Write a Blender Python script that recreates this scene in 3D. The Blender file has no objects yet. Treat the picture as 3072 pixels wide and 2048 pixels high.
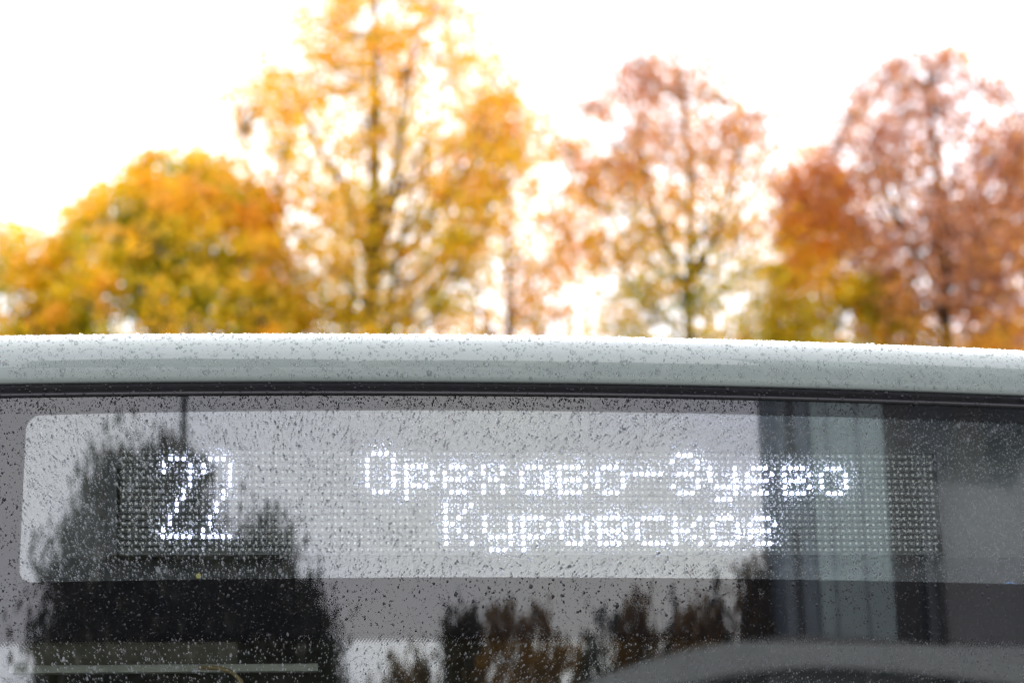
import bpy, math, random
import numpy as np
from mathutils import Matrix, Vector

rnd = random.Random(7)
rng = np.random.default_rng(11)
S = bpy.context.scene
COL = S.collection
R = math.radians

# ------------------------------------------------------------------ camera
def cam_axes(p, y, r):
    cy, sy, cp, sp = math.cos(y), math.sin(y), math.cos(p), math.sin(p)
    f = Vector((sy * cp, cy * cp, sp)); rt = Vector((cy, -sy, 0)); up = rt.cross(f)
    cr, sr = math.cos(r), math.sin(r)
    return cr * rt + sr * up, -sr * rt + cr * up, f
cam = bpy.data.cameras.new('camera')
camo = bpy.data.objects.new('camera', cam); COL.objects.link(camo)
rt, up, fw = cam_axes(R(15.1), R(9.0), R(-1.6))
M = Matrix(((rt.x, up.x, -fw.x), (rt.y, up.y, -fw.y), (rt.z, up.z, -fw.z))).to_4x4()
M.translation = Vector((-.6093, -3.5302, 1.8148))
camo.matrix_world = M
cam.lens = 85; cam.sensor_width = 36
cam.clip_start = .05; cam.clip_end = 2000
cam.dof.use_dof = True
cam.dof.focus_distance = 3.62
cam.dof.aperture_fstop = 4.2
S.camera = camo

# ------------------------------------------------------------------ sky, sun, exposure
SUN_E, SUN_R = R(28), R(20)
w = bpy.data.worlds.new('World'); S.world = w; w.use_nodes = True
nt = w.node_tree; nt.nodes.clear()
def N(t, **k):
    n = nt.nodes.new(t)
    for a, b in k.items(): setattr(n, a, b)
    return n
sky = N('ShaderNodeTexSky', sky_type='NISHITA', sun_disc=False)
sky.sun_elevation = SUN_E; sky.sun_rotation = SUN_R
hs = N('ShaderNodeHueSaturation'); hs.inputs['Saturation'].default_value = .15
nt.links.new(sky.outputs[0], hs.inputs['Color'])
tc = N('ShaderNodeTexCoord')
mp = N('ShaderNodeMapping'); mp.inputs['Scale'].default_value = (1, 1, 2.2)
nt.links.new(tc.outputs['Generated'], mp.inputs[0])
no = N('ShaderNodeTexNoise'); no.inputs['Scale'].default_value = 2.6; no.inputs['Detail'].default_value = 4; no.inputs['Roughness'].default_value = .5
nt.links.new(mp.outputs[0], no.inputs['Vector'])
cr = N('ShaderNodeValToRGB')
cr.color_ramp.elements[0].position = .3; cr.color_ramp.elements[0].color = (.74, .745, .92, 1)
cr.color_ramp.elements[1].position = .7; cr.color_ramp.elements[1].color = (1, .995, .98, 1)
nt.links.new(no.outputs[0], cr.inputs[0])
vm = N('ShaderNodeVectorMath', operation='SCALE'); vm.inputs['Scale'].default_value = 12.5
nt.links.new(cr.outputs[0], vm.inputs[0])
mx = N('ShaderNodeMix', data_type='RGBA'); mx.inputs['Factor'].default_value = .88
nt.links.new(hs.outputs[0], mx.inputs['A']); nt.links.new(vm.outputs[0], mx.inputs['B'])
bg = N('ShaderNodeBackground'); bg.inputs['Strength'].default_value = .1
nt.links.new(mx.outputs['Result'], bg.inputs['Color'])
ow = N('ShaderNodeOutputWorld'); nt.links.new(bg.outputs[0], ow.inputs[0])

sl = bpy.data.lights.new('sun', 'SUN'); sl.energy = 1.5; sl.angle = R(14); sl.color = (1, .96, .9)
so = bpy.data.objects.new('sun', sl); COL.objects.link(so)
sd = Vector((math.sin(SUN_R) * math.cos(SUN_E), math.cos(SUN_R) * math.cos(SUN_E), math.sin(SUN_E)))
so.rotation_euler = sd.to_track_quat('Z', 'Y').to_euler()
S.view_settings.view_transform = 'Standard'
try: S.view_settings.look = 'None'
except Exception: pass
S.view_settings.gamma = 1; S.view_settings.use_curve_mapping = False
S.view_settings.exposure = 1.35
S.render.engine = 'CYCLES'
cy = S.cycles
cy.use_adaptive_sampling = False; cy.use_denoising = True; cy.denoiser = 'OPENIMAGEDENOISE'; cy.denoising_input_passes = 'RGB_ALBEDO_NORMAL'; cy.denoising_prefilter = 'ACCURATE'
cy.max_bounces = 14; cy.transparent_max_bounces = 24; cy.transmission_bounces = 10; cy.glossy_bounces = 5; cy.diffuse_bounces = 3
cy.sample_clamp_indirect = 30; cy.blur_glossy = 0.0
cy.caustics_refractive = True; cy.caustics_reflective = True

# ------------------------------------------------------------------ materials
class MatB:
    def __init__(s, name):
        s.m = bpy.data.materials.new(name); s.m.use_nodes = True
        s.t = s.m.node_tree; s.t.nodes.clear()
        s.out = s.t.nodes.new('ShaderNodeOutputMaterial')
    def n(s, t, inp=None, **k):
        n = s.t.nodes.new(t)
        for a, b in k.items(): setattr(n, a, b)
        for a, b in (inp or {}).items():
            if hasattr(b, 'is_linked') or isinstance(b, bpy.types.NodeSocket): s.t.links.new(b, n.inputs[a])
            else: n.inputs[a].default_value = b
        return n
    def surf(s, sock): s.t.links.new(sock, s.out.inputs['Surface']); return s.m
def c4(c): return (c[0], c[1], c[2], 1)
def plain(name, col, rough=.5, metal=0., var=.12, scale=30, coat=0., spec=.5, bump=0., coat_ior=1.5):
    b = MatB(name)
    g = b.n('ShaderNodeNewGeometry')
    nz = b.n('ShaderNodeTexNoise', {'Vector': g.outputs['Position'], 'Scale': scale, 'Detail': 5.})
    rp = b.n('ShaderNodeValToRGB', {'Fac': nz.outputs[0]})
    rp.color_ramp.elements[0].position = .3; rp.color_ramp.elements[1].position = .7
    rp.color_ramp.elements[0].color = c4([x * (1 - var) for x in col]); rp.color_ramp.elements[1].color = c4([min(1, x * (1 + var)) for x in col])
    p = b.n('ShaderNodeBsdfPrincipled', {'Base Color': rp.outputs[0], 'Roughness': rough, 'Metallic': metal, 'Coat Weight': coat, 'Coat Roughness': .02, 'Coat IOR': coat_ior, 'Specular IOR Level': spec})
    if bump:
        bp = b.n('ShaderNodeBump', {'Height': nz.outputs[0], 'Strength': bump, 'Distance': .01})
        b.t.links.new(bp.outputs[0], p.inputs['Normal'])
    return b.surf(p.outputs[0])
def emit(name, col, st):
    b = MatB(name); e = b.n('ShaderNodeEmission', {'Color': c4(col), 'Strength': st}); return b.surf(e.outputs[0])

def glass_pane():
    b = MatB('coated_windscreen_glass')
    g = b.n('ShaderNodeNewGeometry')
    # the node inverts the index on back faces, so hand it the inverse there: no false total reflection in a sheet that does not bend the ray
    m = b.n('ShaderNodeMath', {0: g.outputs['Backfacing'], 1: 1 / 2.12 - 1.72, 2: 1.72}, operation='MULTIPLY_ADD')
    fr = b.n('ShaderNodeFresnel', {'IOR': m.outputs[0]})
    tr = b.n('ShaderNodeBsdfTransparent', {'Color': (.93, .96, .95, 1)})
    film = b.n('ShaderNodeBsdfRefraction', {'Color': (.95, .97, 1, 1), 'Roughness': .27, 'IOR': 1.02})
    m1 = b.n('ShaderNodeMixShader', {0: .10, 1: tr.outputs[0], 2: film.outputs[0]})
    gl = b.n('ShaderNodeBsdfGlossy', {'Color': (1, 1, 1, 1), 'Roughness': 0.})
    mx = b.n('ShaderNodeMixShader', {0: fr.outputs[0], 1: m1.outputs[0], 2: gl.outputs[0]})
    return b.surf(mx.outputs[0])
def water_clear():
    b = MatB('rain_water')
    rf = b.n('ShaderNodeBsdfRefraction', {'Color': (.72, .73, .75, 1), 'Roughness': .28, 'IOR': 1.33})
    gl = b.n('ShaderNodeBsdfGlossy', {'Color': (1, 1, 1, 1), 'Roughness': 0.})
    gl.inputs['Roughness'].default_value = .28
    fr = b.n('ShaderNodeFresnel', {'IOR': 1.33})
    mx = b.n('ShaderNodeMixShader', {0: fr.outputs[0], 1: rf.outputs[0], 2: gl.outputs[0]})
    return b.surf(mx.outputs[0])
def water_paint():
    b = MatB('rain_water_on_paint')
    g = b.n('ShaderNodeBsdfGlass', {'Color': (.97, .98, .98, 1), 'Roughness': .28, 'IOR': 1.33})
    return b.surf(g.outputs[0])
def water_dark():
    b = MatB('rain_water_over_black_ceramic')
    p = b.n('ShaderNodeBsdfPrincipled', {'Base Color': (.008, .008, .01, 1), 'Roughness': 0., 'IOR': 1.33})
    return b.surf(p.outputs[0])
def leaf_mat(name, stops):
    b = MatB(name)
    a = b.n('ShaderNodeAttribute', attribute_name='hue')
    rp = b.n('ShaderNodeValToRGB', {'Fac': a.outputs['Fac']})
    cr = rp.color_ramp
    while len(cr.elements) < len(stops): cr.elements.new(.5)
    for e, (p, c) in zip(cr.elements, stops): e.position = p; e.color = c4(c)
    d = b.n('ShaderNodeBsdfDiffuse', {'Color': rp.outputs[0]})
    t = b.n('ShaderNodeBsdfTranslucent', {'Color': rp.outputs[0]})
    gl = b.n('ShaderNodeBsdfGlossy', {'Color': (1, 1, 1, 1), 'Roughness': .35})
    m = b.n('ShaderNodeMixShader', {0: .5, 1: d.outputs[0], 2: t.outputs[0]})
    m2 = b.n('ShaderNodeMixShader', {0: .03, 1: m.outputs[0], 2: gl.outputs[0]})
    return b.surf(m2.outputs[0])

PAINT = plain('grey_white_paint', (.195, .228, .208), rough=.45, var=.015, scale=4, coat=1.0, coat_ior=1.6)
RUBBER = plain('black_rubber', (.006, .006, .007), rough=.6, var=.3, scale=60, spec=.12)
BEAD = plain('glossy_rubber_bead', (.010, .010, .011), rough=.28, var=.2, scale=60)
FRIT = plain('black_ceramic_print', (.006, .006, .007), rough=.9, var=.1, spec=0.)
GLASS = glass_pane()
WATER, WATERP, WATERD = water_clear(), water_paint(), water_dark()
DARKP = plain('dark_interior_plastic', (.02, .02, .021), rough=.6, var=.2, scale=12)
MIDP = plain('grey_housing_plastic', (.05, .05, .046), rough=.55, var=.15, scale=9)
GLOSSP = plain('housing_ceiling_plastic', (.05, .055, .06), rough=.14, var=.1)
PCB = plain('black_circuit_board', (.028, .030, .028), rough=.5, var=.2, scale=80)
LOUV = plain('black_louvre', (.010, .010, .011), rough=.5)
LEDW = plain('unlit_led_package', (.50, .485, .42), rough=.4, var=.05)
LEDE = emit('lit_led_white', (.66, .69, 1.0), 22)
BAR = plain('grey_green_rail', (.22, .22, .18), rough=.4, var=.1)
CABLE = plain('ochre_cable', (.16, .11, .04), rough=.5)
BRASS = plain('brass_screw', (.28, .25, .10), rough=.3, metal=.8)
ASPH = plain('wet_paving', (.16, .16, .155), rough=.35, var=.3, scale=3, bump=.3)
GRASS = plain('autumn_grass', (.06, .08, .025), rough=.9, var=.4, scale=1.2, bump=.4)
KERB = plain('kerb_concrete', (.3, .3, .29), rough=.8, var=.15, scale=6)
BARK = plain('dark_bark', (.022, .019, .016), rough=.9, var=.4, scale=14, bump=.5)
BARKM = plain('mossy_bark', (.07, .065, .015), rough=.9, var=.4, scale=14, bump=.5)

# ------------------------------------------------------------------ mesh helpers
def mesh_from(name, V, F, mat, smooth=False):
    me = bpy.data.meshes.new(name); me.from_pydata(V, [], F); me.update()
    me.materials.append(mat)
    if smooth: me.polygons.foreach_set('use_smooth', [True] * len(me.polygons))
    return me
def link(name, me, parent=None, loc=None, kind=None):
    o = bpy.data.objects.new(name, me); COL.objects.link(o)
    if parent: o.parent = parent
    if loc: o.location = loc
    if kind: o['kind'] = kind
    return o
def tri_mesh(name, V, T, mat, smooth=True, attr=None):
    """fast mesh from numpy triangles"""
    me = bpy.data.meshes.new(name)
    V = np.asarray(V, np.float32); T = np.asarray(T, np.int32)
    me.vertices.add(len(V)); me.vertices.foreach_set('co', V.ravel())
    me.loops.add(T.size); me.loops.foreach_set('vertex_index', T.ravel())
    me.polygons.add(len(T)); me.polygons.foreach_set('loop_start', np.arange(0, T.size, T.shape[1], dtype=np.int32))
    me.polygons.foreach_set('use_smooth', np.full(len(T), smooth))
    me.update(calc_edges=True); me.materials.append(mat)
    if attr is not None:
        a = me.attributes.new('hue', 'FLOAT', 'FACE'); a.data.foreach_set('value', np.asarray(attr, np.float32))
    return me
class MB:
    def __init__(s): s.V = []; s.F = []
    def box(s, x0, x1, y0, y1, z0, z1):
        b = len(s.V)
        s.V += [(x0, y0, z0), (x1, y0, z0), (x1, y1, z0), (x0, y1, z0), (x0, y0, z1), (x1, y0, z1), (x1, y1, z1), (x0, y1, z1)]
        s.F += [tuple(b + i for i in f) for f in ((0, 3, 2, 1), (4, 5, 6, 7), (0, 1, 5, 4), (1, 2, 6, 5), (2, 3, 7, 6), (3, 0, 4, 7))]
        return s
    def tube(s, pts, rad, n=8, cap=True):
        pts = [Vector(p) for p in pts]; b = len(s.V)
        rad = rad if hasattr(rad, '__len__') else [rad] * len(pts)
        for i, p in enumerate(pts):
            d = (pts[min(i + 1, len(pts) - 1)] - pts[max(i - 1, 0)]).normalized()
            u = d.cross(Vector((0, 1, 0.01)));
            if u.length < .1: u = d.cross(Vector((1, 0, 0)))
            u.normalize(); v = d.cross(u)
            for k in range(n):
                a = 2 * math.pi * k / n
                s.V.append(tuple(p + (u * math.cos(a) + v * math.sin(a)) * rad[i]))
        for i in range(len(pts) - 1):
            for k in range(n):
                a, c = b + i * n + k, b + i * n + (k + 1) % n
                s.F.append((a, c, c + n, a + n))
        if cap:
            s.F.append(tuple(b + k for k in range(n))[::-1]); e = b + (len(pts) - 1) * n
            s.F.append(tuple(e + k for k in range(n)))
        return s
    def build(s, name, mat, parent=None, smooth=False, kind=None):
        return link(name, mesh_from(name, s.V, s.F, mat, smooth), parent, kind=kind)
def empty(name, loc=(0, 0, 0)):
    o = bpy.data.objects.new(name, None); COL.objects.link(o); o.location = loc; return o
def tag(o, label, cat, group=None):
    o['label'] = label; o['category'] = cat
    if group: o['group'] = group
    return o

# ------------------------------------------------------------------ ground
MB().box(-150, 150, -120, 14, -.3, 0).build('road', ASPH)['kind'] = 'structure'
MB().box(-150, 150, 14.3, 400, -.3, .12).build('grass_verge', GRASS)['kind'] = 'structure'
MB().box(-150, 150, 14.0, 14.3, -.3, .13).build('kerb', KERB)['kind'] = 'structure'
MB().box(-900, 900, -900, 900, -1.2, -.31).build('ground', GRASS)['kind'] = 'structure'

# ------------------------------------------------------------------ the bus
X0, RG = -.05, 7.0            # centre line and plan radius of the bowed front
def gy(x): return (x - X0) ** 2 / (2 * RG)
def front_n(x):
    n = Vector(((x - X0) / RG, -1, 0)); n.normalize(); return n
HALF = 1.2; CR = .26; LEN = 7.6
def plan_path(step=.02):
    """closed plan outline, starts at the rear right, runs along the right side, front (right to left), left side; returns points + outward normals"""
    P = []
    xe = HALF - CR; ye = gy(X0 + xe); a0 = math.atan2(xe / RG, 1)
    # right side from rear
    yc = ye + CR * math.cos(a0); xc = xe - 0 * CR
    n = 30
    for i in range(n): P.append((X0 + HALF, LEN + (yc - LEN) * i / n, 1, 0))
    cxr = X0 + HALF - CR
    k = 14
    for i in range(k + 1):
        a = (math.pi / 2 - a0) * i / k
        P.append((cxr + CR * math.cos(a), yc - CR * math.sin(a), math.cos(a), -math.sin(a)))
    xs = np.arange(xe - step, -xe, -step)
    for x in xs:
        nn = front_n(X0 + x); xx = X0 + x
        P.append((xx + 0, gy(xx), nn.x, nn.y))
    for i in range(k + 1):
        a = (math.pi / 2 + a0) + (math.pi / 2 - a0) * i / k
        P.append((X0 - HALF + CR + CR * math.cos(a), yc - CR * math.sin(a), math.cos(a), -math.sin(a)))
    for i in range(1, n + 1): P.append((X0 - HALF, yc + (LEN - yc) * i / n, -1, 0))
    return P
PATH = plan_path()
# the corner arcs meet the bowed front: shift so that they join
def loft(name, prof, path, mat, parent, smooth=True, closed=False, spine=False):
    """prof: (outward, z) rows lofted along the plan path"""
    V, F = [], []
    for (x, y, nx, ny) in path:
        for (o, z) in prof:
            if o < -.1:                                    # far inboard: run toward the spine of the roof
                t = min(1, (-o - .0) / HALF)
                sx, sy = X0, min(max(y, 1.2), LEN - .3)
                V.append((x + (sx - x) * t, y + (sy - y) * t, z))
            else: V.append((x + nx * o, y + ny * o, z))
    m = len(prof); n = len(path)
    for i in range(n if closed else n - 1):
        j = (i + 1) % n
        for k in range(m - 1):
            F.append((i * m + k, i * m + k + 1, j * m + k + 1, j * m + k))
    return link(name, mesh_from(name, V, F, mat, smooth), parent)

bus = tag(empty('bus', (0, 0, 0)), 'pale grey bus with a rain-beaded roof edge and dark windscreen, parked below the autumn trees', 'bus')
cap = [(-.012, 2.7145), (.001, 2.7135), (.0055, 2.7155), (.0078, 2.7225), (.0098, 2.733), (.0114, 2.745), (.0115, 2.755), (.0088, 2.765), (.002, 2.775), (-.009, 2.7845), (-.025, 2.7935), (-.046, 2.8015), (-.074, 2.8085),
       (-.16, 2.816), (-.26, 2.829), (-.45, 2.845), (-.75, 2.862), (-1.0, 2.872), (-1.2, 2.876)]
loft('roof', cap, PATH, PAINT, bus)
# side window band and body below
FR = [p for p in PATH if p[1] < .42]
SIDE_R = [p for p in PATH if p[1] >= .40 and p[0] > X0]; SIDE_L = [p for p in PATH if p[1] >= .40 and p[0] < X0]
seal = [(-.010, 2.7138), (.0010, 2.7128), (.0036, 2.7105), (.0030, 2.7060), (.0018, 2.7015), (.0010, 2.6992), (.0044, 2.6980), (.0062, 2.6960), (.0050, 2.6940), (.0016, 2.6926), (-.004, 2.6920)]
loft('rubber_seal', seal[:7], FR, RUBBER, bus)
loft('seal_bead', seal[6:], FR, BEAD, bus)
# windscreen: a slab 6 mm thick, with the black ceramic print laid between its layers
ZT, ZB = 2.702, 1.35
fpath = [p for p in PATH if p[1] < .16]
def slab(name, o0, o1, z0, z1, mat, path, parent):
    V, F = [], []
    for (x, y, nx, ny) in path:
        for (o, z) in ((o0, z0), (o0, z1), (o1, z1), (o1, z0)): V.append((x + nx * o, y + ny * o, z))
    n = len(path)
    for i in range(n - 1):
        for k in range(4): F.append((i * 4 + k, i * 4 + (k + 1) % 4, (i + 1) * 4 + (k + 1) % 4, (i + 1) * 4 + k))
    F.append((0, 3, 2, 1)); e = (n - 1) * 4; F.append((e, e + 1, e + 2, e + 3))
    return link(name, mesh_from(name, V, F, mat, True), parent)
def fix_normals(o):
    import bmesh
    bm = bmesh.new(); bm.from_mesh(o.data); bmesh.ops.recalc_face_normals(bm, faces=bm.faces); bm.to_mesh(o.data); bm.free()
ws = slab('windscreen', 0, -.006, ZB, ZT, GLASS, fpath, bus)
# flat shade the rim so that the smooth normals of the big faces stay clean
me = ws.data
import bmesh
bm = bmesh.new(); bm.from_mesh(me); bmesh.ops.recalc_face_normals(bm, faces=bm.faces)
for e in bm.edges:
    if len(e.link_faces) == 2 and e.link_faces[0].normal.angle(e.link_faces[1].normal) > .6: e.smooth = False
bm.to_mesh(me); bm.free()

# frit: outline polygons in (x, z), laid 0.5 mm behind the outer face
OPEN_T = [(-.7792, 2.6681), (-.5613, 2.6707), (-.1702, 2.6730), (.2353, 2.6728), (.5181, 2.6715), (.95, 2.668)]
OPEN_B = [(-.7729, 2.4149), (-.5589, 2.4155), (-.175, 2.4158), (.2229, 2.4142), (.6434, 2.4117), (.95, 2.4095)]
DOTZ = [(-1.0, 2.3345), (-.8082, 2.3335), (-.3686, 2.333), (.0849, 2.3298), (.7089, 2.3244), (1.0, 2.322)]
def lerp_at(L, x):
    xs, zs = zip(*L); return float(np.interp(x, xs, zs))
def on_glass(x, z, off=-.0005):
    n = front_n(x); return (x + n.x * off, gy(x) + n.y * off, z)
def strip(name, xs, ztop, zbot, mat, parent, th=.0003, off=-.0005):
    V, F = [], []
    for x in xs:
        V += [on_glass(x, ztop(x), off), on_glass(x, zbot(x), off), on_glass(x, zbot(x), off - th), on_glass(x, ztop(x), off - th)]
    for i in range(len(xs) - 1):
        for k in range(4): F.append((i * 4 + k, i * 4 + (k + 1) % 4, (i + 1) * 4 + (k + 1) % 4, (i + 1) * 4 + k))
    return link(name, mesh_from(name, V, F, mat), parent)
XL = lambda z: -.7803 - (2.6614 - z) * .020          # left edge of the clear opening, leaning slightly
rc = .022
xs_all = np.linspace(-.93, .93, 120)
def open_top(x):
    z = lerp_at(OPEN_T, x); xl = XL(z) + rc
    if x < xl:
        d = min(rc, xl - x); return z - (rc - math.sqrt(max(0, rc * rc - d * d)))
    return z
def open_bot(x):
    z = lerp_at(OPEN_B, x); xl = XL(z) + rc
    if x < xl:
        d = min(rc, xl - x); return z + (rc - math.sqrt(max(0, rc * rc - d * d)))
    return z
xin = np.concatenate([np.linspace(-.7865, -.758, 16), np.linspace(-.75, .93, 110)])
top = strip('ceramic_band', xin, lambda x: ZT - .001, open_top, FRIT, ws)
bot = strip('ceramic_band', xin, open_bot, lambda x: lerp_at(DOTZ, x), FRIT, ws)
# left piece up to the leaning edge
V, F = [], []
zs = np.linspace(ZT - .001, lerp_at(DOTZ, -.8), 24)
for z in zs:
    xe = -.7865
    V += [on_glass(-.93, z), on_glass(xe, z)]
for i in range(len(zs) - 1): F.append((2 * i, 2 * i + 1, 2 * i + 3, 2 * i + 2))
link('ceramic_band', mesh_from('ceramic_band', V, F, FRIT), ws)
V, F = [], []
for z in np.linspace(2.6614 + .004, 2.4149 + .0, 20):       # sliver between the vertical piece and the leaning edge
    V += [on_glass(-.7866, z, -.00052), on_glass(max(XL(z), -.7866), z, -.00052)]
for i in range(19): F.append((2 * i, 2 * i + 1, 2 * i + 3, 2 * i + 2))
link('ceramic_band', mesh_from('ceramic_band', V, F, FRIT), ws)
# fading dots under the band
V, F = [], []
p = .0047
for row, (dz, rad) in enumerate([(.0004, .0026), (-.0029, .00215), (-.0062, .0017), (-.0092, .0012), (-.0120, .0008)]):
    x = -.90 + (p / 2 if row % 2 else 0)
    while x < .90:
        z = lerp_at(DOTZ, x) + dz; b = len(V); k = 8
        V.append(on_glass(x, z, -.00055))
        for a in range(k): V.append(on_glass(x + rad * math.cos(a * 2 * math.pi / k), z + rad * math.sin(a * 2 * math.pi / k), -.00055))
        for a in range(k): F.append((b, b + 1 + a, b + 1 + (a + 1) % k))
        x += p
link('ceramic_dots', mesh_from('ceramic_dots', V, F, FRIT), ws, kind='stuff')

# body under and beside the glass
body = [(-.02, 1.34), (.0, 1.345), (.012, 1.33), (.02, 1.1), (.02, .6), (.0, .35), (-.04, .32)]
loft('front_panel', body, FR, PAINT, bus)
for P in (SIDE_R, SIDE_L):
    loft('side_panel', [(-.01, 1.46), (0, 1.45), (.01, 1.2), (.01, .5), (-.03, .34)], P, PAINT, bus)
    loft('side_header', [(-.012, 2.7145), (.0, 2.713), (.0, 2.60), (-.01, 2.595)], P, PAINT, bus)
    n = len(P); seg = 5
    for k in range(seg):
        q = P[int(k * (n - 1) / seg): int((k + 1) * (n - 1) / seg) + 1]
        if k + 1 < seg: q = q[:]
        if len(q) > 1: loft('side_window', [(-.012, 2.60), (-.004, 2.597), (-.004, 1.46), (-.012, 1.455)], q, GLASS, bus)
    for k in range(seg + 1):
        x, y, nx, ny = P[min(n - 1, int(k * (n - 1) / seg))]
        MB().box(x - .035, x + .035, y - .05, y + .05, 1.44, 2.62).build('window_pillar', DARKP, bus)
for sgn in (-1, 1):            # windscreen pillars
    x = X0 + sgn * (HALF - .10)
    MB().box(x - .05, x + .05, .10, .40, 1.33, 2.70).build('corner_pillar', DARKP, bus)
MB().box(X0 - HALF + .01, X0 + HALF - .01, LEN - .03, LEN, .35, 2.72).build('rear_panel', PAINT, bus)
MB().box(X0 - HALF + .03, X0 + HALF - .03, .3, LEN - .05, .35, .45).build('floor', DARKP, bus)
MB().box(X0 - HALF + .06, X0 + HALF - .06, .22, LEN - .1, 2.685, 2.69).build('ceiling_lining', DARKP, bus)
MB().box(X0 - 1.0, X0 + 1.0, .16, .6, 1.15, 1.32).build('dashboard', DARKP, bus)
MB().box(X0 - 1.15, X0 + 1.15, 1.30, 1.34, .45, 2.684).build('added_cab_blocker', DARKP, bus)  # added dark board, blocks daylight from the passenger windows behind
for sx in (X0 - 1.155, X0 + 1.135): MB().box(sx, sx + .02, .32, 1.34, .45, 2.684).build('added_side_blocker', DARKP, bus)  # added dark boards, keep bright side windows out of the windscreen view
for r_ in range(6):
    for sx in (-.75, .65):
        m = MB(); y = 1.6 + r_ * .9
        m.box(sx - .38, sx + .38, y, y + .45, .85, .95); m.box(sx - .38, sx + .38, y + .42, y + .52, .9, 1.6)
        m.build('passenger_seat', DARKP, bus)
for sx in (X0 - HALF + .13, X0 + HALF - .13):
    for y in (1.0, 5.9):
        m = MB()
        pr = [(-.13, .30), (-.13, .44), (-.09, .48), (.09, .48), (.13, .44), (.13, .30)]
        V, F = [], []; k = 28
        for i in range(k):
            a = 2 * math.pi * i / k
            for (o, r__) in pr: V.append((sx + o, y + r__ * math.cos(a), .48 + r__ * math.sin(a)))
        for i in range(k):
            for j in range(5): F.append((i * 6 + j, i * 6 + j + 1, ((i + 1) % k) * 6 + j + 1, ((i + 1) % k) * 6 + j))
        t = link('wheel', mesh_from('wheel', V, F, RUBBER, True), bus)
        link('rim', MB().tube([(sx - .1, y, .48), (sx + .1, y, .48)], .3, 24).build('rim', MIDP, t).data, None) if False else MB().tube([(sx - .1, y, .48), (sx + .1, y, .48)], .3, 24).build('rim', MIDP, t)
# rail of the roller blind, seen low through the clear glass, with a cable under it
blind = MB(); blind.box(-.80, -.339, .155, .172, 2.2985, 2.3085); blind.box(-.80, -.339, .158, .170, 2.3085, 2.3100)
blind.build('blind_rail', BAR, bus)
MB().box(-.80, -.46, .162, .166, 2.310, 2.345).build('blind_cloth', plain('brown_blind_cloth', (.05, .045, .03), .9), bus)
MB().tube([(-.52, .12, 2.30), (-.490, .11, 2.298), (-.470, .10, 2.290), (-.458, .10, 2.277), (-.452, .10, 2.255), (-.45, .11, 2.22)], .0035, 8).build('cable', CABLE, bus, True)

# ------------------------------------------------------------------ destination sign
PX, PZ, PY = 0.0, 2.55, .10
sign = tag(empty('destination_sign', (0, PY, 2.47)), 'wide dot-matrix destination sign lit with 22 and two lines of white text behind the glass', 'sign')
def sobj(m, name, mat, kind=None, parent=None):
    o = m.build(name, mat, None, kind=kind); o.data.transform(Matrix.Translation((0, -PY, -2.47))); o.parent = parent or sign; return o
sobj(MB().box(-.86, .93, PY + .030, PY + .036, 2.467, 2.678), 'back_plate', MIDP)
sobj(MB().box(-.86, .93, .064, PY + .03, 2.676, 2.680), 'housing_top', GLOSSP)
sobj(MB().box(-.70, .75, .048, .064, 2.6755, 2.6765), 'housing_lip', GLOSSP)
sobj(MB().box(-.66, -.6445, PY - .004, PY + .029, 2.467, 2.633), 'end_cap', DARKP)
sobj(MB().box(.6445, .652, PY - .004, PY + .029, 2.467, 2.633), 'end_cap', DARKP)
for k in range(8):
    x0 = -.64 + k * .16
    sobj(MB().box(x0 + .0004, x0 + .1596, PY + .0008, PY + .006, 2.4702, 2.6298), 'led_module', PCB)
for k in range(17):
    z = 2.47 + k * .01
    sobj(MB().box(-.6440, .6440, PY - .0030, PY + .0006, z - .0004, z + .0004), 'louvre', LOUV)
sobj(MB().box(-.64, .64, PY - .003, PY + .02, 2.4665, 2.4692), 'bottom_lip', MIDP)

GL = {
 '2': ['.XXX.', 'X...X', 'X...X', '....X', '....X', '...X.', '...X.', '..X..', '..X..', '.X...', '.X...', 'X....', 'XXXXX'],
 'О': ['.XXX.', 'X...X', 'X...X', 'X...X', 'X...X', 'X...X', '.XXX.'],
 'р': ['', '', 'XXXX.', 'X...X', 'X...X', 'XXXX.', 'X....', 'X....'],
 'е': ['', '', '.XXX.', 'X...X', 'XXXX.', 'X....', '.XXX.'],
 'х': ['', '', 'X..X.', 'X..X.', '.XX..', 'X..X.', 'X..X.'],
 'о': ['', '', '.XXX.', 'X...X', 'X...X', 'X...X', '.XXX.'],
 'в': ['', '', 'XXXX.', 'X...X', 'XXXX.', 'X...X', 'XXXX.'],
 '-': ['', '', '', 'XXXXX'],
 'З': ['.XXX.', 'X...X', '....X', '.XXX.', '....X', 'X...X', '.XXX.'],
 'у': ['', '', 'X...X', 'X...X', 'X...X', '.XXXX', '....X', '.XXX.'],
 'К': ['X...X', 'X..X.', 'X.X..', 'XX...', 'X.X..', 'X..X.', 'X...X'],
 'с': ['', '', '.XXXX', 'X....', 'X....', 'X....', '.XXXX'],
 'к': ['', '', 'X...X', 'X..X.', 'XXX..', 'X..X.', 'X...X'],
}
lit = set()
def led_box(m, c, r, h=.0020, dy=.0012):
    x = -.635 + c * .01; z = 2.625 - r * .01
    m.box(x - h, x + h, PY - dy, PY + .0008, z - h, z + h)
def char(ch, c0, r0, what):
    m = MB()
    for r, row in enumerate(GL[ch]):
        for c, q in enumerate(row):
            if q == 'X': led_box(m, c0 + c, r0 + r, .0019); lit.add((c0 + c, r0 + r))
    o = sobj(m, 'lit_character', LEDE); o['label'] = what
char('2', 6, 1, 'first tall figure 2 of the route number'); char('2', 12, 1, 'second tall figure 2 of the route number')
for i, ch in enumerate('Орехово-Зуево'): char(ch, 37 + 6 * i, 0, 'white dot-matrix letter in the upper line of text')
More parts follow.
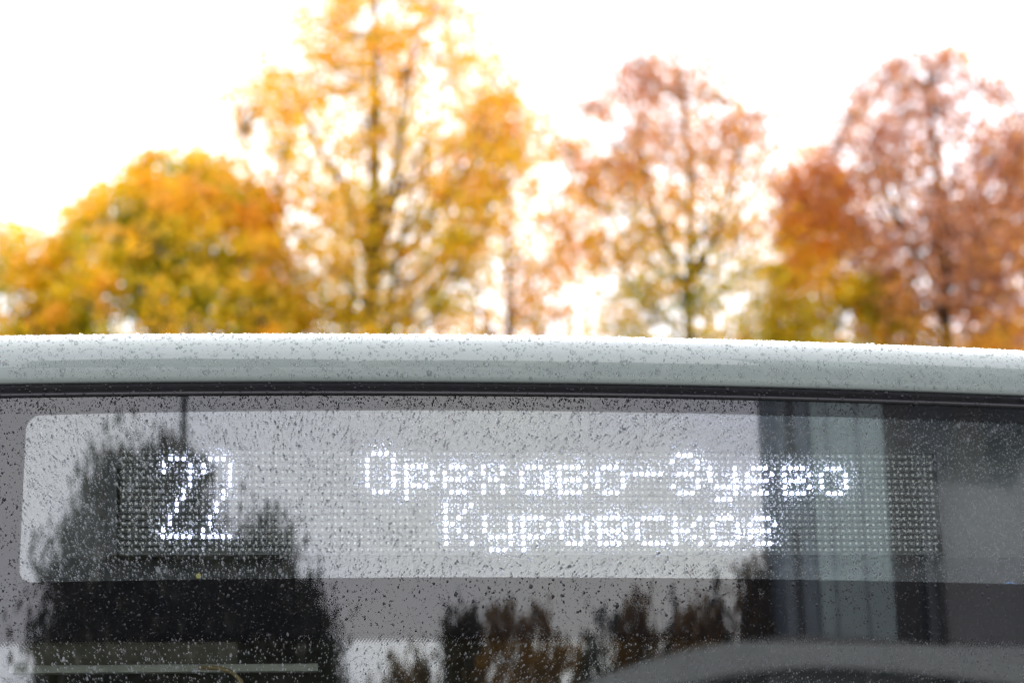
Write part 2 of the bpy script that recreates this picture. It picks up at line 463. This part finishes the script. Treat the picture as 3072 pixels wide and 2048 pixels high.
for i, ch in enumerate('Куровское'): char(ch, 49 + 6 * i, 8, 'white dot-matrix letter in the lower line of text')
m = MB()
for c in range(128):
    for r in range(16):
        if (c, r) not in lit: led_box(m, c, r, .00155)
sobj(m, 'unlit_leds', LEDW, kind='stuff')
sobj(MB().tube([(-.522, PY - .01, 2.4335), (-.522, PY + .02, 2.4335)], .0042, 12), 'screw', BRASS)
sobj(MB().box(-.86, .93, PY + .03, PY + .034, 2.425, 2.4665), 'lower_plate', DARKP)
# small paper slip at the right end of the opening
pp = MB().box(.715, .757, .060, .061, 2.398, 2.4115); pp.V[4] = (.722, .06, 2.4105); pp.V[7] = (.722, .061, 2.4105); pp.V += []
slip = pp.build('paper_slip', plain('white_paper', (.8, .8, .76), .8), None)
tag(slip, 'small white and blue paper slip at the lower right of the sign opening', 'paper')
MB().tube([(.721, .0585, 2.4108), (.737, .0585, 2.4155), (.757, .0585, 2.4098)], .0012, 6).build('blue_edge', plain('blue_print', (.08, .2, .5), .6), slip)

# ------------------------------------------------------------------ raindrops
def drops(name, n, place, rmean, rsig, mat, label, aspect=(1., 1.3), h=.45, rmax=.005, seg=7, rad=None, sag=.25, tilt=.5):
    """n low caps of water; place(k) -> P, U (across), D (down), Nn (outward)"""
    P, U, D, Nn = place(n)
    n = len(P)
    r = rad if rad is not None else np.clip(rng.lognormal(math.log(rmean), rsig, n), .00035, rmax)
    asp = rng.uniform(aspect[0], aspect[1], n)
    th = rng.normal(0, tilt, n)
    u2 = U * np.cos(th)[:, None] + D * np.sin(th)[:, None]; d2 = -U * np.sin(th)[:, None] + D * np.cos(th)[:, None]
    ang = np.arange(seg) * 2 * np.pi / seg
    rings = [(1.0, 0.0), (.82, .52), (.45, .88)]
    jit = 1 + rng.normal(0, .10, (n, seg))
    V = np.zeros((n, 3 * seg + 1, 3), np.float32)
    for q, (rr, hh) in enumerate(rings):
        ca, sa = np.cos(ang), np.sin(ang)
        rx = rr * r[:, None] * jit * ca
        ry = rr * r[:, None] * jit * sa * asp[:, None]
        ry = ry + (hh * sag * r)[:, None]                  # the belly hangs low
        V[:, q * seg:(q + 1) * seg] = P[:, None] + u2[:, None] * rx[..., None] + d2[:, None] * ry[..., None] + Nn[:, None] * ((hh * h * r)[:, None, None] + .00005)
    V[:, -1] = P + d2 * (sag * r * 1.1)[:, None] + Nn * (h * r)[:, None]
    T = []
    for q in range(2):
        for k in range(seg):
            a, b = q * seg + k, q * seg + (k + 1) % seg
            T += [(a, b, b + seg), (a, b + seg, a + seg)]
    for k in range(seg): T.append((2 * seg + k, 2 * seg + (k + 1) % seg, 3 * seg))
    T = np.array(T)[:, ::-1] if False else np.array(T)
    A = (T[None] + (np.arange(n) * (3 * seg + 1))[:, None, None]).reshape(-1, 3)
    # orient outward
    v = V.reshape(-1, 3); t0 = T[0]
    nn = np.cross(V[0, t0[1]] - V[0, t0[0]], V[0, t0[2]] - V[0, t0[0]])
    if nn @ Nn[0] < 0: A = A[:, ::-1]
    o = link(name, tri_mesh(name, v, A, mat), None, kind='stuff')
    o['label'] = label; o['category'] = 'raindrops'
    return o
def place_glass(x0, x1, zlo, zhi, keep=None):
    def f(n):
        x = rng.uniform(x0, x1, n); t = rng.uniform(0, 1, n)
        lo = np.array([zlo(a) for a in x]); hi = np.array([zhi(a) for a in x])
        if keep is not None:
            k = keep(x, lo + (hi - lo) * t, n); x, lo, hi, t = x[k], lo[k], hi[k], t[k]
        z = lo + (hi - lo) * t
        nx = (x - X0) / RG; s = 1 / np.sqrt(1 + nx ** 2)
        Nn = np.stack([nx * s, -s, 0 * x], 1); U = np.stack([s, nx * s, 0 * x], 1); D = np.tile([0, 0, -1.], (len(x), 1))
        P = np.stack([x, (x - X0) ** 2 / 2 / RG, z], 1)
        return P, U, D, Nn
    return f
ft = lambda x: lerp_at(OPEN_T, x); fb = lambda x: lerp_at(OPEN_B, x); fd = lambda x: lerp_at(DOTZ, x)
clump = lambda x, z, n: (np.sin(x * 61 + 3) * np.sin(z * 57) + np.sin(x * 23 + 1) * np.sin(z * 91 + 2) + np.sin(x * 151 + 1) * .5 + rng.normal(0, 1.6, n)) > -1.6
drops('raindrops_on_top_band', 4600, place_glass(-.9, .9, ft, lambda x: 2.6915, clump), .00072, .40, WATERD, 'fine raindrops on the black band above the lit sign', h=.5)
drops('raindrops_on_top_band', 1900, place_glass(-.93, -.785, lambda x: 2.335, lambda x: 2.69, clump), .00085, .42, WATERD, 'raindrops on the black left margin of the windscreen', h=.5)
drops('raindrops_on_sign_glass', 34000, place_glass(-.785, .9, fb, ft, clump), 0.00064, .40, WATER, 'dense beads of rain over the clear glass before the sign', aspect=(.95, 1.45), h=.5, tilt=.3)
drops('raindrops_on_lower_band', 6500, place_glass(-.785, .9, fd, fb, clump), .00056, .45, WATERD, 'raindrops on the black band below the lit sign', aspect=(1., 1.5), h=.5)
def belt(x, z, n): return rng.uniform(0, 1, n) < np.exp(-((z - 2.392) / .017) ** 2)
drops('raindrops_on_lower_band', 900, place_glass(-.785, .9, fd, fb, belt), .0013, .3, WATERD, 'larger drops gathered in a row under the sign opening', aspect=(1.05, 1.5), h=.55, tilt=.2, rmax=.0032)
drops('raindrops_on_lower_glass', 7000, place_glass(-.93, .93, lambda x: 2.22, fd, clump), .00058, .40, WATER, 'slanting beads of rain on the clear glass low on the windscreen', aspect=(1.0, 1.9), h=.5, tilt=.3)
# on the painted cap: sample along profile
cp = np.array([c for c in cap[2:15]])
seg_l = np.hypot(*(np.diff(cp, axis=0).T)); cum = np.concatenate([[0], np.cumsum(seg_l)])
def place_cap(n):
    x = rng.uniform(-.95, .95, n); s = rng.uniform(.003, cum[-1], n)
    o = np.interp(s, cum, cp[:, 0]); z = np.interp(s, cum, cp[:, 1])
    o1 = np.interp(s + .001, cum, cp[:, 0]); z1 = np.interp(s + .001, cum, cp[:, 1])
    nx = (x - X0) / RG; q = 1 / np.sqrt(1 + nx ** 2); N0 = np.stack([nx * q, -q, 0 * x], 1)
    base = np.stack([x, (x - X0) ** 2 / 2 / RG, z], 1)
    # same rule as the roof loft: near the edge offset along the normal, farther in run to the spine
    sx = np.full(n, X0); sy = np.full(n, 1.2); t = np.minimum(1, -o / HALF)
    far = base.copy(); far[:, 0] += (sx - base[:, 0]) * t; far[:, 1] += (sy - base[:, 1]) * t
    near = base + N0 * o[:, None]
    blend = (np.clip((-o - .098) / .062, 0, 1))[:, None]
    P = near * (1 - blend) + far * blend
    up = N0 * (o1 - o)[:, None] + np.array([0, 0, 1.])[None] * (z1 - z)[:, None]; up /= np.linalg.norm(up, axis=1)[:, None]
    U = np.stack([q, nx * q, 0 * x], 1); Nn = np.cross(U, up); Nn *= np.sign((Nn * (N0 + [0, 0, 1.])).sum(1))[:, None]
    return P, U, -up, Nn
drops('raindrops_on_roof_edge', 17000, place_cap, .00108, .48, WATERP, 'round beads of rain all over the pale roof edge', aspect=(1., 1.25), h=.55, tilt=.3, rmax=.0042, seg=8)
def place_seal(n):
    x = rng.uniform(-.93, .93, n); z = rng.uniform(2.694, 2.712, n)
    o = np.interp(z, [r[1] for r in seal[::-1]], [r[0] for r in seal[::-1]])
    nx = (x - X0) / RG; q = 1 / np.sqrt(1 + nx ** 2); N0 = np.stack([nx * q, -q, 0 * x], 1)
    P = np.stack([x, (x - X0) ** 2 / 2 / RG, z], 1) + N0 * o[:, None]
    return P, np.stack([q, nx * q, 0 * x], 1), np.tile([0, 0, -1.], (n, 1)), N0
drops('raindrops_on_seal', 700, place_seal, .0011, .4, WATERD, 'scattered raindrops clinging to the black rubber seal', h=.6)

# ------------------------------------------------------------------ trees
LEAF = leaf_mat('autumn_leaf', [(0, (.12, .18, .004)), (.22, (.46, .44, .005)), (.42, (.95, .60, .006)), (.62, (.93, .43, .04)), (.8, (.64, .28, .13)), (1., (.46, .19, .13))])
LEAFG = leaf_mat('dark_leaf', [(0, (.012, .02, .006)), (.5, (.045, .038, .010)), (1., (.20, .10, .012))])
def tree(name, label, cat, base, stem, env, nclump, per, crad, hue, leaf=LEAF, lsize=.075, limbs=12, trunk_r=.16, twig=3, bark=BARK, group=None, zmin_frac=.3, fill=.35, fork=None, seed=1):
    """stem: trunk points (x, z) relative to the base; env: (z, halfwidth, centre offset) rows; hue(zfrac, radial) -> 0..1"""
    g = np.random.default_rng(seed)
    root = tag(empty(name, base), label, cat, group)
    bx, by, bz = 0, 0, 0
    sp = [Vector((x, 0, z)) for x, z in stem]
    zt = sp[-1].z
    tb = MB(); tb.tube(sp, [trunk_r * (1 - .9 * (p.z / zt) ** 1.2) + .012 for p in sp], 9)
    if fork:
        for f in fork: tb.tube([Vector(p) for p in f[0]], f[1], 7)
    tb.build('trunk', bark, root, True)
    ez = np.array([e[0] for e in env]); ew = np.array([e[1] for e in env]); ec = np.array([e[2] for e in env])
    def stem_at(z):
        zs = [p.z for p in sp]; return Vector((float(np.interp(z, zs, [p.x for p in sp])), float(np.interp(z, zs, [p.y for p in sp])), z))
    C = []
    while len(C) < nclump:
        z = g.uniform(ez[0], ez[-1]); hw = np.interp(z, ez, ew)
        if g.uniform() > hw / ew.max(): continue
        a = g.uniform(0, 2 * np.pi); rr = g.uniform(0, 1) ** fill
        C.append((np.interp(z, ez, ec) + hw * rr * np.cos(a), hw * rr * np.sin(a), z, rr))
    C = np.array(C)
    bm = MB(); nodes = []
    order = np.argsort(-np.hypot(C[:, 0], C[:, 1]))[:limbs * 3]
    pick = g.permutation(order)[:limbs]
    for i in pick:
        c = Vector(C[i, :3]); rh = math.hypot(c.x - stem_at(c.z).x, c.y)
        za = max(zt * zmin_frac, c.z - rh * g.uniform(.8, 1.5)); a = stem_at(min(za, zt * .93))
        L = (c - a).length; pts = []
        for t in (0, .25, .5, .75, 1):
            q = a.lerp(c, t); q.z -= math.sin(math.pi * t) * L * .10; q.x += g.normal(0, .03) * L * (0 < t < 1); q.y += g.normal(0, .03) * L * (0 < t < 1)
            pts.append(q)
        r0 = .010 + .009 * L
        bm.tube(pts, [r0, r0 * .8, r0 * .6, r0 * .42, r0 * .22], 5, False); nodes += pts[1:]
    for k in range(12):
        nodes.append(stem_at(zt * (zmin_frac + (1 - zmin_frac) * k / 12)))
    nd = np.array([tuple(p) for p in nodes])
    for c in C:
        p = c[:3]; d = nd - p; low = nd[:, 2] < p[2] + .1
        dist = np.linalg.norm(d, axis=1) + (~low) * 3
        a = Vector(nd[int(np.argmin(dist))]); c3 = Vector(p); L = (c3 - a).length
        mid = a.lerp(c3, .5); mid.z -= L * .08
        bm.tube([a, mid, c3], [.007 + .003 * L, .006 + .002 * L, .004], 4, False)
        for _ in range(twig):
            q = c3 + Vector(g.normal(0, crad * .9, 3)); q.z += crad * .4
            bm.tube([c3, q], [.005, .003], 3, False)
    bm.build('branches', bark, root, False)
    # leaves: clumps of two-triangle folded blades
    n = nclump * per
    ci = np.repeat(np.arange(nclump), per)
    scale = crad * g.uniform(.55, 1.3, nclump)[ci]
    P = C[ci, :3] + g.normal(0, 1, (n, 3)) * scale[:, None] * np.array([1, 1, .75])
    zf = np.clip((P[:, 2] - ez[0]) / (ez[-1] - ez[0]), 0, 1)
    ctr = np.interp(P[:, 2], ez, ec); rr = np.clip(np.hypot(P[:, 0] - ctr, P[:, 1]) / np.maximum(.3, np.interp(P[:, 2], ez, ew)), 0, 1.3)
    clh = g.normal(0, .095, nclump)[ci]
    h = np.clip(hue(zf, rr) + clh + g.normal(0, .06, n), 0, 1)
    sz = lsize * g.uniform(.6, 1.35, n)
    a = g.normal(0, 1, (n, 3)); a /= np.linalg.norm(a, axis=1)[:, None]
    b = np.cross(a, g.normal(0, 1, (n, 3))); b /= np.linalg.norm(b, axis=1)[:, None]
    c = np.cross(a, b)
    V = np.stack([P - a * sz[:, None] * .6, P + b * sz[:, None] * .5 + c * sz[:, None] * .15, P + a * sz[:, None] * .65, P - b * sz[:, None] * .5 + c * sz[:, None] * .15], 1)
    T = np.array([(0, 1, 2), (0, 2, 3)])
    A = (T[None] + (np.arange(n) * 4)[:, None, None]).reshape(-1, 3)
    me = tri_mesh('crown', V.reshape(-1, 3), A, leaf, False, np.repeat(h, 2))
    link('crown', me, root)
    return root
TY = 34
GR = 'autumn trees in a row behind the bus'
sm = lambda a, b, x: np.clip((x - a) / (b - a), 0, 1)
# tall golden tree, left of centre
tree('tall_maple_tree', 'tallest golden-orange tree with a dark trunk, its top cut off by the photo', 'tree', (3.05, TY, .1),
     [(0, 0), (-.08, 5), (-.03, 9), (-.02, 12.2), (.06, 14), (.10, 16), (.12, 17.6), (.1, 18.8)],
     [(9.5, 1.6, -.1), (12.2, 1.9, -.1), (14, 2.4, 0), (15.6, 2.75, .1), (16.8, 2.3, .25), (18, 1.5, .2), (19.1, .35, .1)],
     690, 42, .24, lambda z, r: .33 + .22 * sm(.35, .95, z) + .06 * r, limbs=26, trunk_r=.27, seed=3, zmin_frac=.5, fill=.5,
     fork=[([(-.02, 0, 13.3), (-.25, .1, 14.0), (-.42, .1, 14.6), (-.85, .2, 15.3), (-1.1, .2, 16.2)], [.07, .065, .06, .045, .02]),
           ([(-.35, .1, 11.5), (-.33, .1, 12.5), (-.3, .1, 13.4)], [.07, .06, .03])])
# sparse orange tree between
tree('slender_maple_tree', 'thin see-through orange and yellow tree just right of the tallest golden tree', 'tree', (5.5, TY + 2, .1),
     [(0, 0), (.05, 6), (-.05, 10), (.1, 13), (.15, 16.4)],
     [(11.2, 1.3, 0), (12.5, 1.7, 0), (14, 2.0, .1), (15.6, 1.6, .2), (17.0, .45, .1)],
     270, 36, .25, lambda z, r: .50 + .05 * z + .03 * r, limbs=14, trunk_r=.10, seed=4, zmin_frac=.5, fill=.55)
# two-tone tree right of centre
tree('two_tone_maple_tree', 'sparse tree with forked mossy trunk, yellow below and rust red on top', 'tree', (8.28, TY, .1),
     [(0, 0), (.05, 6), (.0, 11), (.03, 12.9), (.12, 13.8), (.15, 15), (.1, 16.8)],
     [(10.8, 1.4, 0), (12.2, 1.6, 0), (13.5, 1.8, 0), (15, 2.0, -.05), (16.1, 1.7, -.05), (16.95, .8, -.1)],
     420, 34, .25, lambda z, r: .34 + .46 * sm(.35, .75, z), limbs=22, trunk_r=.19, bark=BARKM, seed=6, zmin_frac=.62, fill=.4, twig=6,
     fork=[([(.0, 0, 12.8), (-.3, 0, 13.6), (-.55, 0, 14.6), (-.75, 0, 16)], [.08, .06, .045, .02]),
           ([(.03, 0, 12.9), (.5, 0, 13.7), (.9, 0, 14.8), (1.1, 0, 16)], [.06, .05, .035, .015])])
# dense golden green tree
tree('bushy_maple_tree', 'shorter dense tree, golden green below and rust red above, between two sparse trees', 'tree', (10.9, TY + .5, .1),
     [(0, 0), (0, 8), (.05, 12), (.05, 14.8)],
     [(10.5, 1.2, .1), (12.2, 1.35, .1), (13.3, 1.05, 0), (14.6, .75, -.1), (15.6, .3, -.1)],
     330, 66, .19, lambda z, r: .30 + .45 * sm(.4, .8, z), limbs=10, trunk_r=.12, seed=8, zmin_frac=.5)
# tall red tree
tree('red_maple_tree', 'tall rust-red tree with a long straight dark trunk near the right side', 'tree', (12.68, TY, .1),
     [(0, 0), (.03, 6), (.0, 10), (.02, 12.2), (.06, 14), (.08, 15.4), (.04, 17.2)],
     [(10.8, 1.2, .1), (12.3, 1.4, .1), (13.8, 1.75, 0), (15.4, 1.85, .05), (16.5, 1.4, 0), (17.25, .6, -.05)],
     480, 36, .25, lambda z, r: .78 + .08 * z - .2 * (z < .25), limbs=24, trunk_r=.23, seed=10, zmin_frac=.6, fill=.45, twig=6,
     fork=[([(-.55, .1, 11.0), (-.53, .1, 12.4), (-.42, .1, 13.6), (-.7, .1, 14.4), (-1.0, .1, 15.6)], [.085, .07, .05, .045, .02])])
tree('red_maple_tree', 'dense rust-brown tree cut off by the right edge of the photo', 'tree', (14.6, TY + 1, .1),
     [(0, 0), (0, 8), (.1, 13), (.05, 15.6)],
     [(10.8, 1.1, 0), (12.5, 1.3, 0), (14, 1.3, 0), (15.2, .9, 0), (16.1, .35, 0)],
     320, 46, .20, lambda z, r: .80 + .06 * z, limbs=14, trunk_r=.13, seed=12, zmin_frac=.5)
# round dense tree, left
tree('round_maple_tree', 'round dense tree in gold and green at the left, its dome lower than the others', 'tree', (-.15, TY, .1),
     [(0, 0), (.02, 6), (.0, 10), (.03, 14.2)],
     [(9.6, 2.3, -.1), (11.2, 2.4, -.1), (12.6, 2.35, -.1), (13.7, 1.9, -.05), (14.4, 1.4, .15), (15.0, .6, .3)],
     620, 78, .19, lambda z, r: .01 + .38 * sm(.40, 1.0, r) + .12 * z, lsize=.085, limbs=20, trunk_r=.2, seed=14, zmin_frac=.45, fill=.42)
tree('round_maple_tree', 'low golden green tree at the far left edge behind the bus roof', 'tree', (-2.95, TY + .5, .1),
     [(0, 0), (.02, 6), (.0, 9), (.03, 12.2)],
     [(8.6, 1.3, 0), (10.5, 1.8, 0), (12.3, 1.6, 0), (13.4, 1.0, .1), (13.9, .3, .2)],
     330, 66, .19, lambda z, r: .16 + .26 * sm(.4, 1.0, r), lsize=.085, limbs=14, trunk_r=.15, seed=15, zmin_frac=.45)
# trees behind the photographer, seen mirrored in the glass
def polar(az, d, z=.0): return (math.sin(R(az)) * d + (az - 9) * .031, -math.cos(R(az)) * d, z)
tree('broad_oak_tree', 'big dark tree mirrored in the left of the windscreen', 'tree', polar(-9.3, 26),
     [(0, 0), (.05, 3), (.0, 6), (.05, 7.3)],
     [(2.2, 2.0, 0), (4, 2.3, 0), (6, 2.15, 0), (7.3, 1.95, 0), (7.95, 1.4, .2), (8.3, .6, .3)], 620, 50, .27, lambda z, r: .12 + .15 * z, leaf=LEAFG, lsize=.14, trunk_r=.25, seed=21)
tree('broad_oak_tree', 'lower dark bushy tree mirrored beside the big tree', 'tree', polar(-3.1, 27),
     [(0, 0), (.05, 2), (.0, 4), (.05, 5.6)],
     [(1.5, 1.7, 0), (3, 1.8, 0), (5, 1.6, 0), (6.3, 1.35, 0), (7.1, .9, -.1), (7.6, .3, -.2)], 480, 50, .27, lambda z, r: .1 + .1 * z, leaf=LEAFG, lsize=.14, trunk_r=.2, seed=22)
for i, (az, d, top_, wd, hu, nm, lb) in enumerate([
    (6.2, 42, 8.9, .95, .45, 'poplar_tree', 'slim dark tree mirrored low in the middle of the glass'),
    (9.3, 40, 8.5, 2.5, 1., 'birch_tree', 'wide rust-orange tree mirrored low in the middle of the glass'),
    (3.3, 44, 8.6, 2.0, .7, 'birch_tree', 'brown tree mirrored low, left of the slim dark tree'),
    (14.6, 41, 8.7, 1.3, .9, 'birch_tree', 'orange-brown tree mirrored between the dark conifers'),
    (20.7, 36, 8.5, .8, .7, 'birch_tree', 'brown tree mirrored against the tall building'),
    (12.9, 43, 8.7, 1.7, .2, 'poplar_tree', 'dark green tree mirrored left of the conifers'),
    (17.6, 37, 7.9, 1.5, 1., 'birch_tree', 'ochre tree mirrored below the tallest conifer')]):
    tree(nm, lb, 'tree', polar(az, d), [(0, 0), (.03, 2), (.0, top_ * .6), (.05, top_ * .93)],
         [(.8, wd * .7, 0), (top_ * .35, wd, 0), (top_ * .8, wd * .85, 0), (top_, wd * .4, 0)], 230, 34, .24, lambda z, r, hu=hu: hu + 0 * z, leaf=LEAFG, lsize=.17, trunk_r=.12, seed=30 + i, limbs=8, twig=1)
FIR = plain('fir_needles', (.018, .035, .022), .9, var=.5, scale=5)
for i, (az, d, h, wd, lb) in enumerate([(18.6, 40, 9.4, 1.7, 'tallest pointed fir mirrored next to the tall building'), (16.4, 42, 9.4, 1.6, 'second pointed fir mirrored left of the tallest one'), (12.1, 46, 9.3, 1.3, 'leaning dark fir mirrored near the middle of the glass')]):
    root = tag(empty('fir_tree', polar(az, d)), lb, 'tree', 'firs mirrored in the windscreen')
    MB().tube([(0, 0, 0), (0, 0, h * .9)], [.14, .03], 8).build('trunk', BARK, root, True)
    g = np.random.default_rng(50 + i); V, F = [], []
    for k in range(1500):
        z = h * (1 - g.uniform(0, 1) ** .55 * .93); a = g.uniform(0, 6.283); rr = min(wd * 1.5, (h - z) * .75) + .05
        p0 = Vector((0, 0, z)); p1 = Vector((math.cos(a) * rr * g.uniform(.6, 1.1), math.sin(a) * rr * g.uniform(.6, 1.1), z - rr * .35))
        sd_ = Vector((-math.sin(a), math.cos(a), 0)) * (.08 + rr * .16); b = len(V)
        V += [tuple(p0), tuple(p0.lerp(p1, .6) + sd_), tuple(p1), tuple(p0.lerp(p1, .6) - sd_)]; F.append((b, b + 1, b + 2, b + 3))
    link('crown', mesh_from('crown', V, F, FIR), root)

# ------------------------------------------------------------------ mirrored street: lamp post, buildings, shelter
lp = tag(empty('lamp_post', polar(-7.2, 29)), 'thin grey lamp post mirrored above the big tree', 'lamp post')
STEEL = plain('grey_steel', (.05, .055, .06), .5, var=.1)
MB().tube([(0, 0, 0), (0, 0, 5), (0, 0, 13.5)], [.14, .11, .07], 12).build('pole', STEEL, lp, True)
MB().tube([(0, 0, 13.3), (.5, .3, 13.75), (1.2, .8, 13.8)], .04, 8).build('arm', STEEL, lp, True)
MB().box(.95, 1.6, .6, 1.0, 13.74, 13.88).build('lamp_head', STEEL, lp)

W1 = plain('blue_grey_cladding', (.15, .19, .23), .6, var=.12, scale=.6)
W2 = plain('pale_teal_cladding', (.33, .42, .44), .6, var=.1, scale=.6)
W3 = plain('dark_cladding', (.018, .02, .021), .6, var=.2, scale=.6)
WIN = plain('dark_window_glass', (.02, .03, .035), .05, var=.1)
bd = tag(empty('office_tower', (0, -32, 0)), 'tall blue-grey panelled building mirrored at the right of the windscreen', 'building')
def bobj(m, n, mat, par=None): return m.build(n, mat, par or bd)
xa, xb, xc, xd_ = 13.35, 14.5, 17.1, 30
bobj(MB().box(xa, xb, -1.6, 0, 0, 22), 'wall', W1); bobj(MB().box(xb, xc, -1.6, .15, 0, 22), 'wall', W2); bobj(MB().box(xc, xd_, -1.6, -.1, 0, 22), 'wall', W3)
bobj(MB().box(xa - .15, xd_, -1.7, .3, 22, 22.4), 'roof', STEEL)
for zf in range(7):
    for (x0_, x1_, yy) in ((xa + .35, xa + .6, .0), (xc + 1.2, xc + 2.8, -.1), (xc + 4.2, xc + 5.8, -.1), (xc + 7.2, xc + 8.8, -.1), (xc + 10.2, xc + 11.8, -.1)):
        z0_ = 1.2 + zf * 3
        wo = bobj(MB().box(x0_, x1_, yy - .1, yy + .03, z0_, z0_ + 1.7), 'window', WIN)
        bobj(MB().box(x0_ - .06, x1_ + .06, yy - .05, yy + .06, z0_ - .1, z0_ - .004), 'sill', STEEL, wo)
for k in range(2):
    x = xb + .5 + k * 1.1
    bobj(MB().box(x, x + .07, .151, .19, 0, 22), 'cladding_rib', W1)
# annex in front: paler wall with a mono-pitch top
an = tag(empty('annex', (0, -27, 0)), 'pale annex with a slanting roof line mirrored at the right edge of the glass', 'building')
m = MB(); b0 = len(m.V)
pts = [(16.1, 0), (26, 0), (26, 12.5), (22.5, 11.6), (20.2, 9.9), (19.2, 8.9), (16.1, 8.85)]
m.V = [(x, 0, z) for x, z in pts] + [(x, -.8, z) for x, z in pts]; k = len(pts)
m.F = [tuple(range(k)), tuple(range(2 * k - 1, k - 1, -1))] + [(i, i + k, (i + 1) % k + k, (i + 1) % k) for i in range(k)]
m.build('wall', plain('pale_render', (.16, .165, .175), .8, var=.12, scale=.5), an)
for x in (17.0, 18.8, 20.6): MB().box(x, x + .45, -.1, .05, .0, 6.4).build('window', WIN, an)
MB().box(15.95, 16.15, .0, .2, 0, 8.0).build('downpipe', W3, an)
# shelter with a curved roof
sh = tag(empty('shelter', (0, -15.0, 0)), 'glazed shelter with an arched pale roof mirrored at the lower right of the glass', 'shelter')
FAS = plain('pale_fascia', (.17, .18, .185), .6, var=.1, scale=1)
def arch(x): return 4.62 - .025 * max(0, 7.6 - x) ** 2.0 if x < 7.6 else 4.62 - .004 * (x - 7.6) ** 2
V, F = [], []
xs = np.linspace(3.0, 12.5, 40)
for x in xs:
    zt_ = arch(x); th = .26
    V += [(x, 0, zt_), (x, 0, zt_ - th), (x, -3, zt_ - th), (x, -3, zt_)]
for i in range(len(xs) - 1):
    for q in range(4): F.append((i * 4 + q, i * 4 + (q + 1) % 4, (i + 1) * 4 + (q + 1) % 4, (i + 1) * 4 + q))
F.append((0, 1, 2, 3)); e = 4 * (len(xs) - 1); F.append((e + 3, e + 2, e + 1, e))
link('roof', mesh_from('roof', V, F, FAS), sh)
xs2 = np.linspace(3.3, 12.3, 5)
for x in (3.3, 4.6, 6.25, 7.9, 9.6, 12.2): MB().box(x - .07, x + .07, -.32, -.2, 0, arch(x) - .25).build('post', FAS, sh)
for a_, b_ in ((3.38, 4.52), (4.68, 6.17), (6.33, 7.82), (7.98, 9.52), (9.68, 12.12)):
    MB().box(a_, b_, -.28, -.25, .2, min(arch(a_), arch(b_)) - .27).build('pane', WIN, sh)
for o in (sh, an, bd): pass
